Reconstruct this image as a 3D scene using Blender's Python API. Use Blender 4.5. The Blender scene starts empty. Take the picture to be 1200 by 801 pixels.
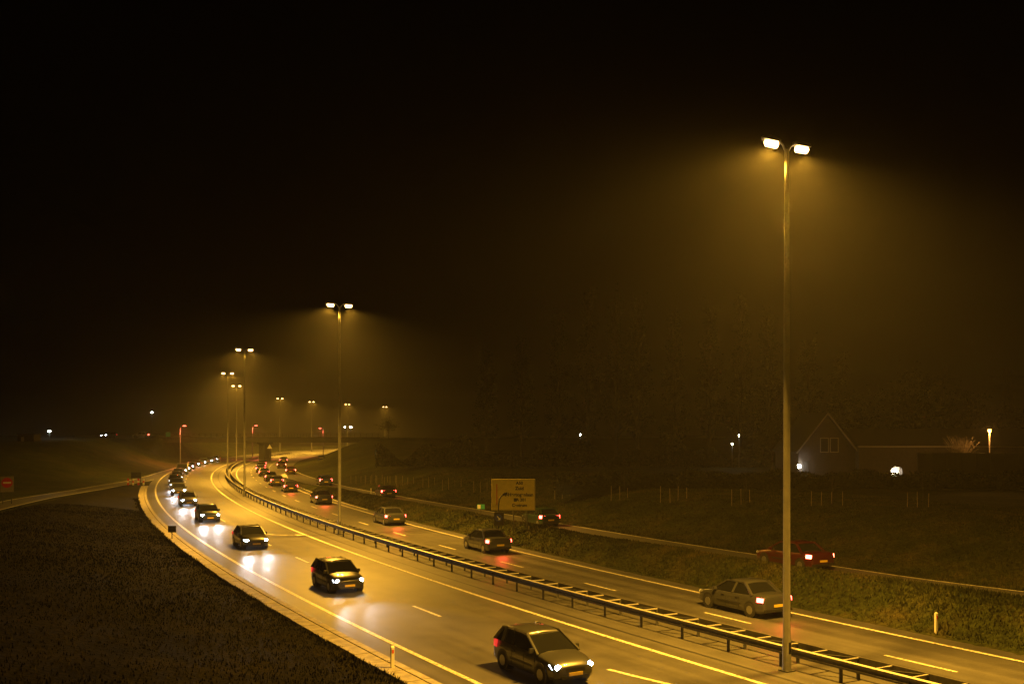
import bpy, math, random
import numpy as np
from mathutils import Vector, Matrix
R = math.radians
random.seed(7)
rng = np.random.default_rng(7)
sc = bpy.context.scene
COL = sc.collection

# ------------------------------------------------------------------ helpers
class MB:
    def __init__(s): s.v = []; s.f = []; s.uv = None
    def add(s, vs, fs):
        o = len(s.v); s.v += [tuple(v) for v in vs]; s.f += [tuple(i + o for i in f) for f in fs]; return s
    def box(s, x0, x1, y0, y1, z0, z1, top=1.0):
        cx, cy = (x0 + x1) / 2, (y0 + y1) / 2
        def t(x, y): return (cx + (x - cx) * top, cy + (y - cy) * top)
        v = [(x0, y0, z0), (x1, y0, z0), (x1, y1, z0), (x0, y1, z0)] + [(*t(x, y), z1) for x, y in ((x0, y0), (x1, y0), (x1, y1), (x0, y1))]
        return s.add(v, [(3, 2, 1, 0), (4, 5, 6, 7), (0, 1, 5, 4), (1, 2, 6, 5), (2, 3, 7, 6), (3, 0, 4, 7)])
    def tube(s, pts, rad, n=8, cap=True):
        pts = [Vector(p) for p in pts]
        if not isinstance(rad, (list, tuple)): rad = [rad] * len(pts)
        rings = []
        up = Vector((0, 0, 1))
        for i, p in enumerate(pts):
            t = (pts[min(i + 1, len(pts) - 1)] - pts[max(i - 1, 0)]).normalized()
            a = t.cross(up)
            if a.length < 1e-3: a = t.cross(Vector((1, 0, 0)))
            a.normalize(); b = t.cross(a)
            rings.append([p + (a * math.cos(2 * math.pi * k / n) + b * math.sin(2 * math.pi * k / n)) * rad[i] for k in range(n)])
        v = [q for r in rings for q in r]; f = []
        for i in range(len(rings) - 1):
            for k in range(n):
                k2 = (k + 1) % n
                f.append((i * n + k, i * n + k2, (i + 1) * n + k2, (i + 1) * n + k))
        if cap:
            f.append(tuple(range(n))); f.append(tuple((len(rings) - 1) * n + k for k in reversed(range(n))))
        return s.add(v, f)
    def beam(s, a, b, w, h):      # rectangular bar from a to b
        a, b = Vector(a), Vector(b); t = (b - a).normalized()
        x = t.cross(Vector((0, 0, 1)))
        if x.length < 1e-3: x = Vector((1, 0, 0))
        x.normalize(); y = x.cross(t).normalized()
        v = []
        for p in (a, b):
            for i, j in ((-1, -1), (1, -1), (1, 1), (-1, 1)): v.append(p + x * w / 2 * i + y * h / 2 * j)
        return s.add(v, [(3, 2, 1, 0), (4, 5, 6, 7), (0, 1, 5, 4), (1, 2, 6, 5), (2, 3, 7, 6), (3, 0, 4, 7)])
    def sweep(s, path, prof):     # path: list of (point, right-normal); prof: list of (side, z), closed
        n = len(prof); v = []; f = []
        for p, r in path:
            for a, z in prof: v.append((p[0] + r[0] * a, p[1] + r[1] * a, p[2] + z))
        for i in range(len(path) - 1):
            for k in range(n):
                k2 = (k + 1) % n
                f.append((i * n + k, i * n + k2, (i + 1) * n + k2, (i + 1) * n + k))
        f.append(tuple(range(n))); f.append(tuple((len(path) - 1) * n + k for k in reversed(range(n))))
        return s.add(v, f)
    def disc(s, c, r, y=0, n=20, d=.01):     # vertical disc facing -Y
        v = [(c[0] + r * math.cos(2 * math.pi * k / n), y, c[1] + r * math.sin(2 * math.pi * k / n)) for k in range(n)]
        v += [(a, y + d, b) for a, _, b in v]
        f = [tuple(range(n)), tuple(reversed(range(n, 2 * n)))] + [(k, k + n, (k + 1) % n + n, (k + 1) % n) for k in range(n)]
        return s.add(v, f)
    def build(s, name, mat, parent=None, smooth=False, bevel=0, loc=(0, 0, 0), rotz=0):
        me = bpy.data.meshes.new(name); me.from_pydata([tuple(v) for v in s.v], [], s.f)
        if s.uv is not None:
            u = me.uv_layers.new(name='uv')
            for lp in me.loops: u.data[lp.index].uv = s.uv[lp.vertex_index]
        if smooth:
            for p in me.polygons: p.use_smooth = True
        if isinstance(mat, (list, tuple)):
            for m in mat: me.materials.append(m)
        else: me.materials.append(mat)
        me.update()
        o = bpy.data.objects.new(name, me); COL.objects.link(o)
        o.location = loc; o.rotation_euler.z = rotz
        if parent: o.parent = parent
        if bevel:
            b = o.modifiers.new('bevel', 'BEVEL'); b.width = bevel; b.segments = 2; b.limit_method = 'ANGLE'
        return o

def tag(o, label=None, cat=None, group=None, kind=None):
    if label: o['label'] = label
    if cat: o['category'] = cat
    if group: o['group'] = group
    if kind: o['kind'] = kind
    return o
def thing(name, label, cat, loc=(0, 0, 0), rz=0, group=None):
    o = bpy.data.objects.new(name, None); COL.objects.link(o)
    o.location = loc; o.rotation_euler.z = rz; o.empty_display_size = .3
    return tag(o, label, cat, group)
KIDS = {}
def kids(o):
    return [c for c in bpy.data.objects if c.parent == o]
def snapshot(o):
    return (o, [snapshot(c) for c in kids(o)])
def dup(snap, loc=None, rz=None, parent=None):
    src, ch = snap
    c = src.copy(); COL.objects.link(c); c.parent = parent
    if loc is not None: c.location = loc
    if rz is not None: c.rotation_euler.z = rz
    for k in ch: dup(k, parent=c)
    return c

# ------------------------------------------------------------------ materials
def mat(name, col, rough=.6, metal=0, emit=None, es=0, noise=0, nscale=5, bump=0, bscale=40, col2=None, spec=.5, coat=0):
    m = bpy.data.materials.new(name); m.use_nodes = True
    nt = m.node_tree; b = nt.nodes['Principled BSDF']
    b.inputs['Base Color'].default_value = (*col, 1); b.inputs['Roughness'].default_value = rough
    b.inputs['Metallic'].default_value = metal; b.inputs['Specular IOR Level'].default_value = spec
    if coat: b.inputs['Coat Weight'].default_value = coat; b.inputs['Coat Roughness'].default_value = .05
    tc = nt.nodes.new('ShaderNodeTexCoord')
    if noise:
        n = nt.nodes.new('ShaderNodeTexNoise'); n.inputs['Scale'].default_value = nscale; n.inputs['Detail'].default_value = 8
        nt.links.new(tc.outputs['Object'], n.inputs['Vector'])
        r = nt.nodes.new('ShaderNodeValToRGB'); nt.links.new(n.outputs['Fac'], r.inputs['Fac'])
        c2 = col2 or tuple(c * (1 - noise) for c in col)
        r.color_ramp.elements[0].position = .35; r.color_ramp.elements[0].color = (*c2, 1)
        r.color_ramp.elements[1].position = .65; r.color_ramp.elements[1].color = (*col, 1)
        nt.links.new(r.outputs['Color'], b.inputs['Base Color'])
    if bump:
        n2 = nt.nodes.new('ShaderNodeTexNoise'); n2.inputs['Scale'].default_value = bscale; n2.inputs['Detail'].default_value = 4
        nt.links.new(tc.outputs['Object'], n2.inputs['Vector'])
        bp = nt.nodes.new('ShaderNodeBump'); bp.inputs['Strength'].default_value = bump; bp.inputs['Distance'].default_value = .02
        nt.links.new(n2.outputs['Fac'], bp.inputs['Height']); nt.links.new(bp.outputs['Normal'], b.inputs['Normal'])
    if emit:
        b.inputs['Emission Color'].default_value = (*emit, 1); b.inputs['Emission Strength'].default_value = es
        m.cycles.emission_sampling = 'NONE'
    return m

def asphalt_mat():
    m = bpy.data.materials.new('asphalt'); m.use_nodes = True
    nt = m.node_tree; N = nt.nodes; L = nt.links; b = N['Principled BSDF']
    tc = N.new('ShaderNodeTexCoord')
    def noise(scale, det, src='Object', sc3=None):
        n = N.new('ShaderNodeTexNoise'); n.inputs['Scale'].default_value = scale; n.inputs['Detail'].default_value = det
        if sc3:
            mp = N.new('ShaderNodeMapping'); mp.inputs['Scale'].default_value = sc3
            L.new(tc.outputs[src], mp.inputs['Vector']); L.new(mp.outputs['Vector'], n.inputs['Vector'])
        else: L.new(tc.outputs[src], n.inputs['Vector'])
        return n.outputs['Fac']
    def mathn(op, a, bb, c=None):
        n = N.new('ShaderNodeMath'); n.operation = op
        for i, q in enumerate((a, bb, c)):
            if q is None: continue
            if isinstance(q, (int, float)): n.inputs[i].default_value = q
            else: L.new(q, n.inputs[i])
        return n.outputs[0]
    fine = noise(22, 3); mid = noise(.7, 5); tracks = noise(1, 4, 'UV', (1.3, .03, 1)); patch = noise(1, 2, 'UV', (.35, .02, 1))
    v = mathn('MULTIPLY_ADD', fine, .09, -.005)
    v = mathn('MULTIPLY_ADD', tracks, .11, v)
    v = mathn('MULTIPLY_ADD', mid, .07, v)
    v = mathn('MULTIPLY_ADD', patch, .05, v)
    v = mathn('SUBTRACT', v, .081)
    v = mathn('MAXIMUM', v, .012)
    cb = N.new('ShaderNodeCombineColor'); L.new(v, cb.inputs[0]); L.new(mathn('MULTIPLY', v, .97), cb.inputs[1]); L.new(mathn('MULTIPLY', v, .92), cb.inputs[2])
    L.new(cb.outputs[0], b.inputs['Base Color'])
    L.new(mathn('MULTIPLY_ADD', tracks, .35, .36), b.inputs['Roughness'])
    bp = N.new('ShaderNodeBump'); bp.inputs['Strength'].default_value = .5; bp.inputs['Distance'].default_value = .012
    L.new(fine, bp.inputs['Height']); L.new(bp.outputs['Normal'], b.inputs['Normal'])
    return m

def paint_mat(name, col):
    m = bpy.data.materials.new(name); m.use_nodes = True
    nt = m.node_tree; N = nt.nodes; L = nt.links; b = N['Principled BSDF']
    tc = N.new('ShaderNodeTexCoord'); n = N.new('ShaderNodeTexNoise'); n.inputs['Scale'].default_value = 9; n.inputs['Detail'].default_value = 8
    L.new(tc.outputs['Object'], n.inputs['Vector'])
    r = N.new('ShaderNodeValToRGB'); L.new(n.outputs['Fac'], r.inputs['Fac'])
    r.color_ramp.elements[0].position = .33; r.color_ramp.elements[0].color = (.12, .115, .1, 1)
    r.color_ramp.elements[1].position = .52; r.color_ramp.elements[1].color = (*col, 1)
    L.new(r.outputs['Color'], b.inputs['Base Color']); b.inputs['Roughness'].default_value = .45
    return m

def grass_mat(name, cols, scale=.25):
    m = bpy.data.materials.new(name); m.use_nodes = True
    nt = m.node_tree; N = nt.nodes; L = nt.links; b = N['Principled BSDF']
    tc = N.new('ShaderNodeTexCoord')
    n = N.new('ShaderNodeTexNoise'); n.inputs['Scale'].default_value = scale; n.inputs['Detail'].default_value = 10; n.inputs['Roughness'].default_value = .68
    L.new(tc.outputs['Object'], n.inputs['Vector'])
    r = N.new('ShaderNodeValToRGB'); L.new(n.outputs['Fac'], r.inputs['Fac'])
    e = r.color_ramp.elements
    e[0].position = .3; e[0].color = (*cols[0], 1); e[1].position = .68; e[1].color = (*cols[2], 1)
    k = e.new(.48); k.color = (*cols[1], 1)
    n2 = N.new('ShaderNodeTexNoise'); n2.inputs['Scale'].default_value = 5; n2.inputs['Detail'].default_value = 6
    L.new(tc.outputs['Object'], n2.inputs['Vector'])
    mx = N.new('ShaderNodeMix'); mx.data_type = 'RGBA'; mx.blend_type = 'MULTIPLY'; mx.inputs[0].default_value = .8
    r2 = N.new('ShaderNodeValToRGB'); L.new(n2.outputs['Fac'], r2.inputs['Fac'])
    r2.color_ramp.elements[0].position = .35; r2.color_ramp.elements[0].color = (.35, .35, .35, 1)
    r2.color_ramp.elements[1].position = .65; r2.color_ramp.elements[1].color = (1.3, 1.3, 1.3, 1)
    L.new(r.outputs['Color'], mx.inputs[6]); L.new(r2.outputs['Color'], mx.inputs[7]); L.new(mx.outputs[2], b.inputs['Base Color'])
    b.inputs['Roughness'].default_value = .95; b.inputs['Specular IOR Level'].default_value = .1
    bp = N.new('ShaderNodeBump'); bp.inputs['Strength'].default_value = .9; bp.inputs['Distance'].default_value = .12
    L.new(n2.outputs['Fac'], bp.inputs['Height']); L.new(bp.outputs['Normal'], b.inputs['Normal'])
    return m

SOD = (1.0, .475, .04)
M = dict(
    asphalt=asphalt_mat(),
    paint=paint_mat('road_paint', (.78, .74, .62)),
    concrete=mat('concrete', (.34, .32, .29), .8, noise=.35, nscale=1.5, bump=.4, bscale=25),
    gutter=mat('gutter_concrete', (.45, .41, .35), .8, noise=.4, nscale=2.5, bump=.5, bscale=18),
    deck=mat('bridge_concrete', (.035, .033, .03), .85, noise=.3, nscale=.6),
    steel=mat('galvanised_steel', (.1, .095, .085), .6, metal=.2, noise=.3, nscale=6),
    toplit_steel=mat('painted_highlight_steel', (.5, .48, .44), .5, metal=.3, noise=.2, nscale=3),  # pale copy of the steel, lamp highlight put into its colour
    dullsteel=mat('weathered_steel', (.07, .07, .065), .6, metal=.3, noise=.3, nscale=4),
    pole=mat('pole_galvanised', (.2, .2, .19), .5, metal=.4, noise=.2, nscale=3),
    head=mat('luminaire_housing', (.2, .2, .2), .4, metal=.3),
    lens=mat('sodium_lens', (1, .8, .5), .3, emit=(1, .6, .2), es=11),
    grass=grass_mat('grass', ((.012, .016, .005), (.03, .037, .011), (.06, .052, .02))),
    dark_verge=grass_mat('dark_verge_ground', ((.004, .0035, .0015), (.009, .008, .003), (.018, .015, .006)), .4),  # darker ground colour for the left verge
    dark_blade=grass_mat('dark_verge_blades', ((.007, .0075, .003), (.016, .016, .006), (.05, .042, .016)), .22),  # darker blade colour for the left verge and kerb edge
    blade=grass_mat('grass_blades', ((.012, .017, .005), (.03, .034, .011), (.08, .066, .026)), .5),
    leaf=grass_mat('foliage', ((.008, .011, .005), (.015, .019, .007), (.032, .029, .011)), 1.5),
    bark=mat('bark', (.045, .037, .03), .9, noise=.5, nscale=6, bump=.6, bscale=12),
    stake=mat('sapling_stake', (.2, .16, .11), .8, noise=.3, nscale=9),
    tyre=mat('tyre', (.02, .02, .02), .85), rim=mat('rim', (.35, .35, .36), .35, metal=.8),
    glass=mat('car_glass', (.012, .013, .014), .06, spec=.8), black=mat('black_plastic', (.018, .018, .018), .5),
    headlamp=mat('headlamp_lit', (.9, .95, 1), .2, emit=(.86, .93, 1), es=90),
    headglow=mat('headlamp_reflector', (.8, .85, .9), .15, emit=(.8, .9, 1), es=14),
    bulb_off=mat('headlamp_glass', (.5, .52, .55), .1),
    tail=mat('tail_lamp_lit', (.5, .02, .02), .3, emit=(1, .06, .04), es=24),
    taildim=mat('tail_lamp_glass', (.35, .015, .012), .2, emit=(1, .04, .03), es=.8),
    brake=mat('brake_lamp_lit', (.5, .02, .02), .3, emit=(1, .12, .06), es=26),
    plate=mat('number_plate', (.7, .5, .06), .4), amber=mat('indicator', (.6, .2, .02), .3),
    yellow=mat('sign_yellow', (.72, .62, .14), .5, noise=.15, nscale=3), blackpaint=mat('sign_black', (.02, .02, .02), .6),
    red=mat('sign_red', (.5, .02, .02), .4), white=mat('sign_white', (.75, .74, .7), .4), blue=mat('sign_blue', (.03, .06, .35), .4),
    green=mat('sign_green', (.05, .32, .2), .4), back=mat('sign_back', (.07, .07, .07), .5, metal=.5),
    reflector=mat('reflector', (.6, .08, .03), .2),
    brick=mat('brick', (.04, .029, .023), .85, noise=.4, nscale=3), roof=mat('roof_tiles', (.03, .026, .025), .75, noise=.4, nscale=4),
    timber=mat('dark_timber', (.025, .02, .017), .8, noise=.4, nscale=4), trim=mat('pale_trim', (.22, .2, .18), .5),
    pane=mat('window_pane', (.02, .02, .025), .08), render=mat('rendered_wall', (.42, .36, .28), .85, noise=.15, nscale=2),
    whitelamp=mat('white_lamp', (1, 1, .95), .3, emit=(1, .95, .78), es=60),
    coollamp=mat('cool_lamp', (.9, 1, 1), .3, emit=(.8, 1, .97), es=60),
    orangelamp=mat('orange_lamp', (1, .6, .2), .3, emit=(1, .4, .05), es=5),
    redlamp=mat('red_beacon', (1, .1, .05), .3, emit=(1, .12, .06), es=10),
    pylon=mat('pylon_steel', (.15, .15, .15), .6, metal=.5),
)

def light(name, kind, loc, energy, color, parent=None, radius=.1, angle=None, blend=.5, direction=None):
    l = bpy.data.lights.new(name, kind); l.energy = energy; l.color = color; l.shadow_soft_size = radius
    if kind == 'SPOT': l.spot_size = R(angle); l.spot_blend = blend
    o = bpy.data.objects.new(name, l); COL.objects.link(o); o.location = loc
    if direction is not None: o.rotation_euler = Vector(direction).to_track_quat('-Z', 'Y').to_euler()
    if parent: o.parent = parent
    return o

# ------------------------------------------------------------------ road geometry (metres; camera over the origin, looking along +Y)
CP = [-7.707416452699307e-12, 1.0587213235795853e-08, -5.12014024027973e-06, 0.0019917554885305975, -0.7031632803389278, 31.598684827818417]
def CX(y): return float(np.polyval(CP, y))
DCP = np.polyder(CP)
def frame(y):
    t = float(np.polyval(DCP, y)); l = math.hypot(1, t)
    return (CX(y), y), (t / l, 1 / l), (1 / l, -t / l)         # point, tangent, right normal
def at(y, d, z=0):
    p, t, n = frame(y); return Vector((p[0] + n[0] * d, p[1] + n[1] * d, z))
def heading(y):     # rotation z that turns +Y onto the road's forward tangent
    t = frame(y)[1]; return math.atan2(t[1], t[0]) - math.pi / 2
_ys = np.linspace(-30, 620, 3200); _xs = np.polyval(CP, _ys)
_seg = np.hypot(np.diff(_xs), np.diff(_ys)); _S = np.concatenate([[0], np.cumsum(_seg)])
def y_at_s(s): return float(np.interp(s, _S, _ys))
def s_at_y(y): return float(np.interp(y, _ys, _S))
def lut(tbl, y): return np.interp(y, [a for a, b in tbl], [b for a, b in tbl])
DR = [(-20, 18), (20, 16.6), (42, 16.0), (64, 16.4), (91, 16.8), (115, 15.6), (139, 13.6), (170, 12.0), (195, 11.0), (230, 10.3), (600, 10.3)]   # slip road, right
HR = [(-20, 3.2), (10, 1.8), (30, .95), (43, .65), (64, .42), (91, .2), (125, .02), (160, 0), (600, 0)]
DL = [(-20, -45), (20, -38), (60, -32), (102, -26), (120, -23), (140, -18.6), (165, -13.2), (182, -11), (215, -9.4), (600, -9.4)]             # slip road, left
HL = [(-20, 5), (20, 3.6), (60, 1.9), (100, .95), (140, .2), (165, 0), (600, 0)]

def nearest(X, Y):
    yy = np.linspace(-30, 620, 1100); xx = np.polyval(CP, yy)
    D = np.empty(X.shape); YC = np.empty(X.shape); flat = X.ravel(); fy = Y.ravel(); d = D.ravel(); yc = YC.ravel()
    for i in range(0, flat.size, 4000):
        a = flat[i:i + 4000, None] - xx[None]; b = fy[i:i + 4000, None] - yy[None]
        q = a * a + b * b; k = q.argmin(1); r = np.arange(len(k))
        t = np.polyval(DCP, yy[k]); l = np.hypot(1, t)
        d[i:i + 4000] = (a[r, k] * 1 + b[r, k] * -t) / l
        yc[i:i + 4000] = yy[k]
    return d.reshape(X.shape), yc.reshape(X.shape)
def sm(t): t = np.clip(t, 0, 1); return t * t * (3 - 2 * t)
OVY = 262.0
def vnoise(X, Y, s, seed):
    r = np.random.default_rng(seed); out = np.zeros(X.shape)
    for k in range(7):
        a, b, p = r.uniform(-1, 1), r.uniform(-1, 1), r.uniform(0, 6.28)
        out += np.sin((X * a + Y * b) * s * (1 + .5 * k) + p) / (1 + .4 * k)
    return out / 3
def terrain(X, Y):
    d, yc = nearest(X, Y)
    h = np.full(X.shape, -.08)
    dr = lut(DR, yc); hr = lut(HR, yc); dl = lut(DL, yc); hl = lut(HL, yc)
    # right: verge ridge between carriageway and slip road
    e0 = 9.2; e1 = dr - 2.3
    t = np.clip((d - e0) / np.maximum(e1 - e0, .3), 0, 1)
    gap = np.clip((e1 - e0) / 3.5, 0, 1)
    ridge = (hr - .02) * sm(t / .6) + gap * .72 * np.sin(np.pi * np.clip(t, 0, 1) ** 1.5) ** 1.0
    m = (d > e0) & (d < e1); h[m] = np.maximum(ridge[m], -.08)
    m = (d >= e1) & (d <= dr + 2.4); h[m] = (hr - .1)[m]
    plateau = 2.5 + 2.6 * sm((yc - 150) / 90) - .4 * sm((40 - yc) / 40)
    m = d > dr + 2.4
    rise = sm((d - dr - 2.4) / (13 + 6 * sm((yc - 120) / 80)))
    h[m] = ((hr - .1) + (plateau - hr + .1) * rise)[m]
    # left
    m = d < -12.1
    l1 = dl + 2.3
    t = np.clip((-12.1 - d) / np.maximum(-12.1 - l1, .3), 0, 1)
    berm = .35 * np.sin(np.pi * t) * np.clip((-11.7 - l1) / 6, 0, 1)
    ml = m & (d > l1); h[ml] = (-.03 + (hl - .1) * sm(t * 1.1) + berm)[ml]
    ml = m & (d <= l1) & (d >= dl - 2.4); h[ml] = (hl - .12)[ml]
    pl = 6.2 * sm((yc - 115) / 110) + 3.0 * (1 - sm((yc - 60) / 60))
    ml = m & (d < dl - 2.4)
    h[ml] = ((hl - .12) + np.maximum(pl - hl, 0) * sm((dl - 2.4 - d) / 22))[ml]
    # overpass embankments
    dist = np.abs(Y - OVY)
    prof = 5.75 - np.clip(dist - 7, 0, 100) * .42
    L = sm((-X - 84) / 8 + .5) ; Rr = sm((X + 43) / 9 + .3)
    side = np.where(d < 0, L, Rr)
    prof = prof * side + (1 - side) * -9
    out = np.abs(d) > 13.2
    h = np.where(out, np.maximum(h, np.minimum(prof, 5.75)), h)
    far = sm((Y - 320) / 100)
    h = np.where((np.abs(d) > 14), h * (1 - far) + far * 1.0, h)
    nz = vnoise(X, Y, .35, 3) * .07 + vnoise(X, Y, 1.4, 5) * .035
    onroad = ((d > -12.15) & (d < 9.2)) | (np.abs(d - dr) < 2.5) | (np.abs(d - dl) < 2.5) | ((yc > 180) & (d < 13) & (d > -12))
    h = h + np.where(onroad, 0, nz)
    return h

xs = np.concatenate([np.linspace(-900, -200, 12), np.linspace(-190, -92, 40), np.arange(-90, 62, .8), np.linspace(63, 180, 50), np.linspace(200, 900, 12)])
ys = np.concatenate([np.linspace(-500, -30, 8), np.arange(-20, 200, .8), np.arange(200, 330, 1.5), np.linspace(332, 600, 50), np.linspace(620, 1000, 8)])
XX, YY = np.meshgrid(xs, ys); HH = terrain(XX, YY)
gv = np.stack([XX, YY, HH], -1).reshape(-1, 3); nx = len(xs); ny = len(ys)
idx = np.arange(nx * ny).reshape(ny, nx)
gf = np.stack([idx[:-1, :-1], idx[:-1, 1:], idx[1:, 1:], idx[1:, :-1]], -1).reshape(-1, 4)
me = bpy.data.meshes.new('ground'); me.from_pydata(gv.tolist(), [], gf.tolist()); me.materials.append(M['grass']); me.materials.append(M['dark_verge'])
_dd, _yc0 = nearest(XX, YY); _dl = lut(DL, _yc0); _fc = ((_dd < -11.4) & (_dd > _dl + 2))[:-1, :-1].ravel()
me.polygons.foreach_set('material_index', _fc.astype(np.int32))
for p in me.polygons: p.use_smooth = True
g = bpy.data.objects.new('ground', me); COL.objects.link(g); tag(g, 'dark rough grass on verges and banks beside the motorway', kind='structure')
def TH(x, y): return float(terrain(np.array([[x]], float), np.array([[y]], float))[0, 0])

def strip(name, dfa, dfb, y0, y1, step, z, mtl, label=None, zf=None, kind='structure'):
    mb = MB(); mb.uv = []; n = max(2, int((y1 - y0) / step)); cols = 4
    for i in range(n + 1):
        y = y0 + (y1 - y0) * i / n; a = dfa(y) if callable(dfa) else dfa; b = dfb(y) if callable(dfb) else dfb
        for k in range(cols + 1):
            d = a + (b - a) * k / cols
            mb.v.append(tuple(at(y, d, z + (zf(y) if zf else 0)))); mb.uv.append((d, s_at_y(y)))
    for i in range(n):
        for k in range(cols):
            q = i * (cols + 1) + k; mb.f.append((q, q + 1, q + cols + 2, q + cols + 1))
    o = mb.build(name, mtl); tag(o, label, kind=kind); return o
Y1 = 560
strip('road', -11.0, lambda y: 9.15 if y < 140 else 9.15 + 4.0 * float(sm((y - 140) / 45)), -25, Y1, 2, 0, M['asphalt'], 'dark asphalt of the two curving carriageways')
strip('slip_road', lambda y: lut(DR, y) - 2.3, lambda y: lut(DR, y) + 2.3, -15, 200, 2, -.02, M['asphalt'], 'narrow asphalt slip road behind the grass ridge', zf=lambda y: lut(HR, y))
strip('slip_road', lambda y: lut(DL, y) - 1.9, lambda y: lut(DL, y) + 1.9, -15, 230, 2, -.02, M['asphalt'], 'asphalt slip road climbing away on the left bank', zf=lambda y: lut(HL, y))
# median strip gravel
strip('drain', -1.02, -.88, -25, 400, 2, .006, M['blackpaint'], 'narrow dark drainage slot beside the central barrier')
strip('drain', 1.95, 2.05, -25, 400, 2, .006, M['blackpaint'], 'narrow dark drainage slot on the far side of the central barrier')
# gutter / concrete edge with joints
gb = MB(); gj = MB()
s0 = s_at_y(-10)
for k in range(150):
    a = s0 + k * 1.5; ya, yb = y_at_s(a + .02), y_at_s(a + 1.47)
    if ya > 205: break
    if ya > 150: continue
    w = random.uniform(-.03, .03)
    def quad(d0, d1, z):
        q = [at(ya, d0), at(yb, d0), at(yb, d1), at(ya, d1)]
        gb.add([(v.x, v.y, -.05) for v in q] + [(v.x, v.y, z) for v in q], [(4, 5, 6, 7), (0, 1, 5, 4), (1, 2, 6, 5), (2, 3, 7, 6), (3, 0, 4, 7)])
    quad(-11.32 + w * .3, -11.03, .045); quad(-11.98 + w, -11.36, .03 + w * .2)
o = gb.build('kerb', M['gutter'], bevel=0); tag(o, 'pale concrete kerb slabs along the outer edge of the left carriageway', kind='structure')

def marking(d, y0, y1, w=.16, z=.010, dash=None, name='road_marking', label=None, step=2, zf=None, src=None):
    mb = MB()
    def piece(a, b):
        n = max(1, int((b - a) / step)); o = len(mb.v)
        for i in range(n + 1):
            y = a + (b - a) * i / n; dd = d(y) if callable(d) else d
            for e in (-w / 2, w / 2): mb.v.append(tuple(at(y, dd + e, z + (zf(y) if zf else 0))))
        for i in range(n): mb.f.append((o + 2 * i, o + 2 * i + 1, o + 2 * i + 3, o + 2 * i + 2))
    if dash:
        ln, gap, ph = dash; s = ph
        while True:
            a, b = y_at_s(s), y_at_s(s + ln)
            if b > y1: break
            if a > y0: piece(a, b)
            s += ln + gap
    else: piece(y0, y1)
    o = mb.build(name, M['paint']); tag(o, label, kind='structure'); return o
marking(-2.05, -20, Y1, label='pale edge line beside the central barrier, oncoming carriageway', w=.2)
marking(2.15, -20, Y1, label='pale edge line beside the central barrier, far carriageway', w=.2)
marking(-9.95, -20, Y1, label='pale edge line at the outer side of the oncoming carriageway', w=.2)
marking(8.1, -20, 172, label='white edge line at the outer side of the far carriageway', w=.2)
phR = s_at_y(at(0, 0).y)  # arbitrary, refined below
sL = s_at_y(47.6) % 10; sR = s_at_y(47.6) % 10
marking(-6.0, -20, 400, dash=(3.0, 7.0, sL), label='dashed lane line on the oncoming carriageway', w=.16)
marking(4.75, -20, 400, dash=(3.0, 7.0, sR + 2.2), label='dashed lane line on the far carriageway', w=.16)
marking(8.1, 190, 300, dash=(2, 3, 0), label='short dashes where the slip road merges', w=.3)
marking(lambda y: np.interp(y, [60, 110, 150, 185], [9.3, 9.0, 9.2, 11.0]), 100, 186, label='pale edge line of the slip road nose', w=.2)
marking(lambda y: np.interp(y, [150, 172, 186], [8.1, 8.6, 11.0]), 172, 186, label='pale line curving to the point of the merge nose', w=.2)
marking(lambda y: lut(DR, y) + 2.05, 20, 260, label='edge line along the outer side of the slip road', w=.14, z=-.008, zf=lambda y: lut(HR, y))
marking(lambda y: lut(DL, y) - 1.7, 30, 225, label='outer edge line of the slip road on the left', w=.2, z=-.008, zf=lambda y: lut(HL, y))
marking(lambda y: lut(DL, y) + 1.7, 30, 170, label='inner edge line of the slip road on the left', w=.2, z=-.008, zf=lambda y: lut(HL, y))
# chevron nose
mb = MB()
q = [at(186, 11.0, .012), at(172, 8.75, .012), at(170, 10.1, .012)]
mb.add(q, [(0, 1, 2)]); tag(mb.build('road_marking', M['paint']), 'solid pale triangle at the tip of the merge nose', kind='structure')
# merge arrows (bent outline arrows between the lanes)
def bent_arrow(y, d, label):
    mb = MB(); pts = []
    L = [(0, 0), (.25, 1.4), (.55, 2.8), (1.1, 4.0), (1.9, 4.7), (2.6, 4.9)]
    def pt(a, b): return at(y_at_s(s_at_y(y) - b), d + a, .011)
    for i in range(len(L) - 1):
        (a0, b0), (a1, b1) = L[i], L[i + 1]
        mb.add([pt(a0 - .09, b0), pt(a0 + .09, b0), pt(a1 + .09, b1 - .05), pt(a1 - .09, b1 + .05)], [(0, 1, 2, 3)])
    mb.add([pt(2.55, 4.45), pt(2.55, 5.35), pt(3.4, 4.9)], [(0, 1, 2)])
    tag(mb.build('road_marking', M['paint']), label, kind='structure')
bent_arrow(37.5, -5.2, 'worn bent arrow painted beside the nearest lamp post')
bent_arrow(84.5, -5.3, 'worn bent arrow painted farther along the oncoming carriageway')

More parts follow.
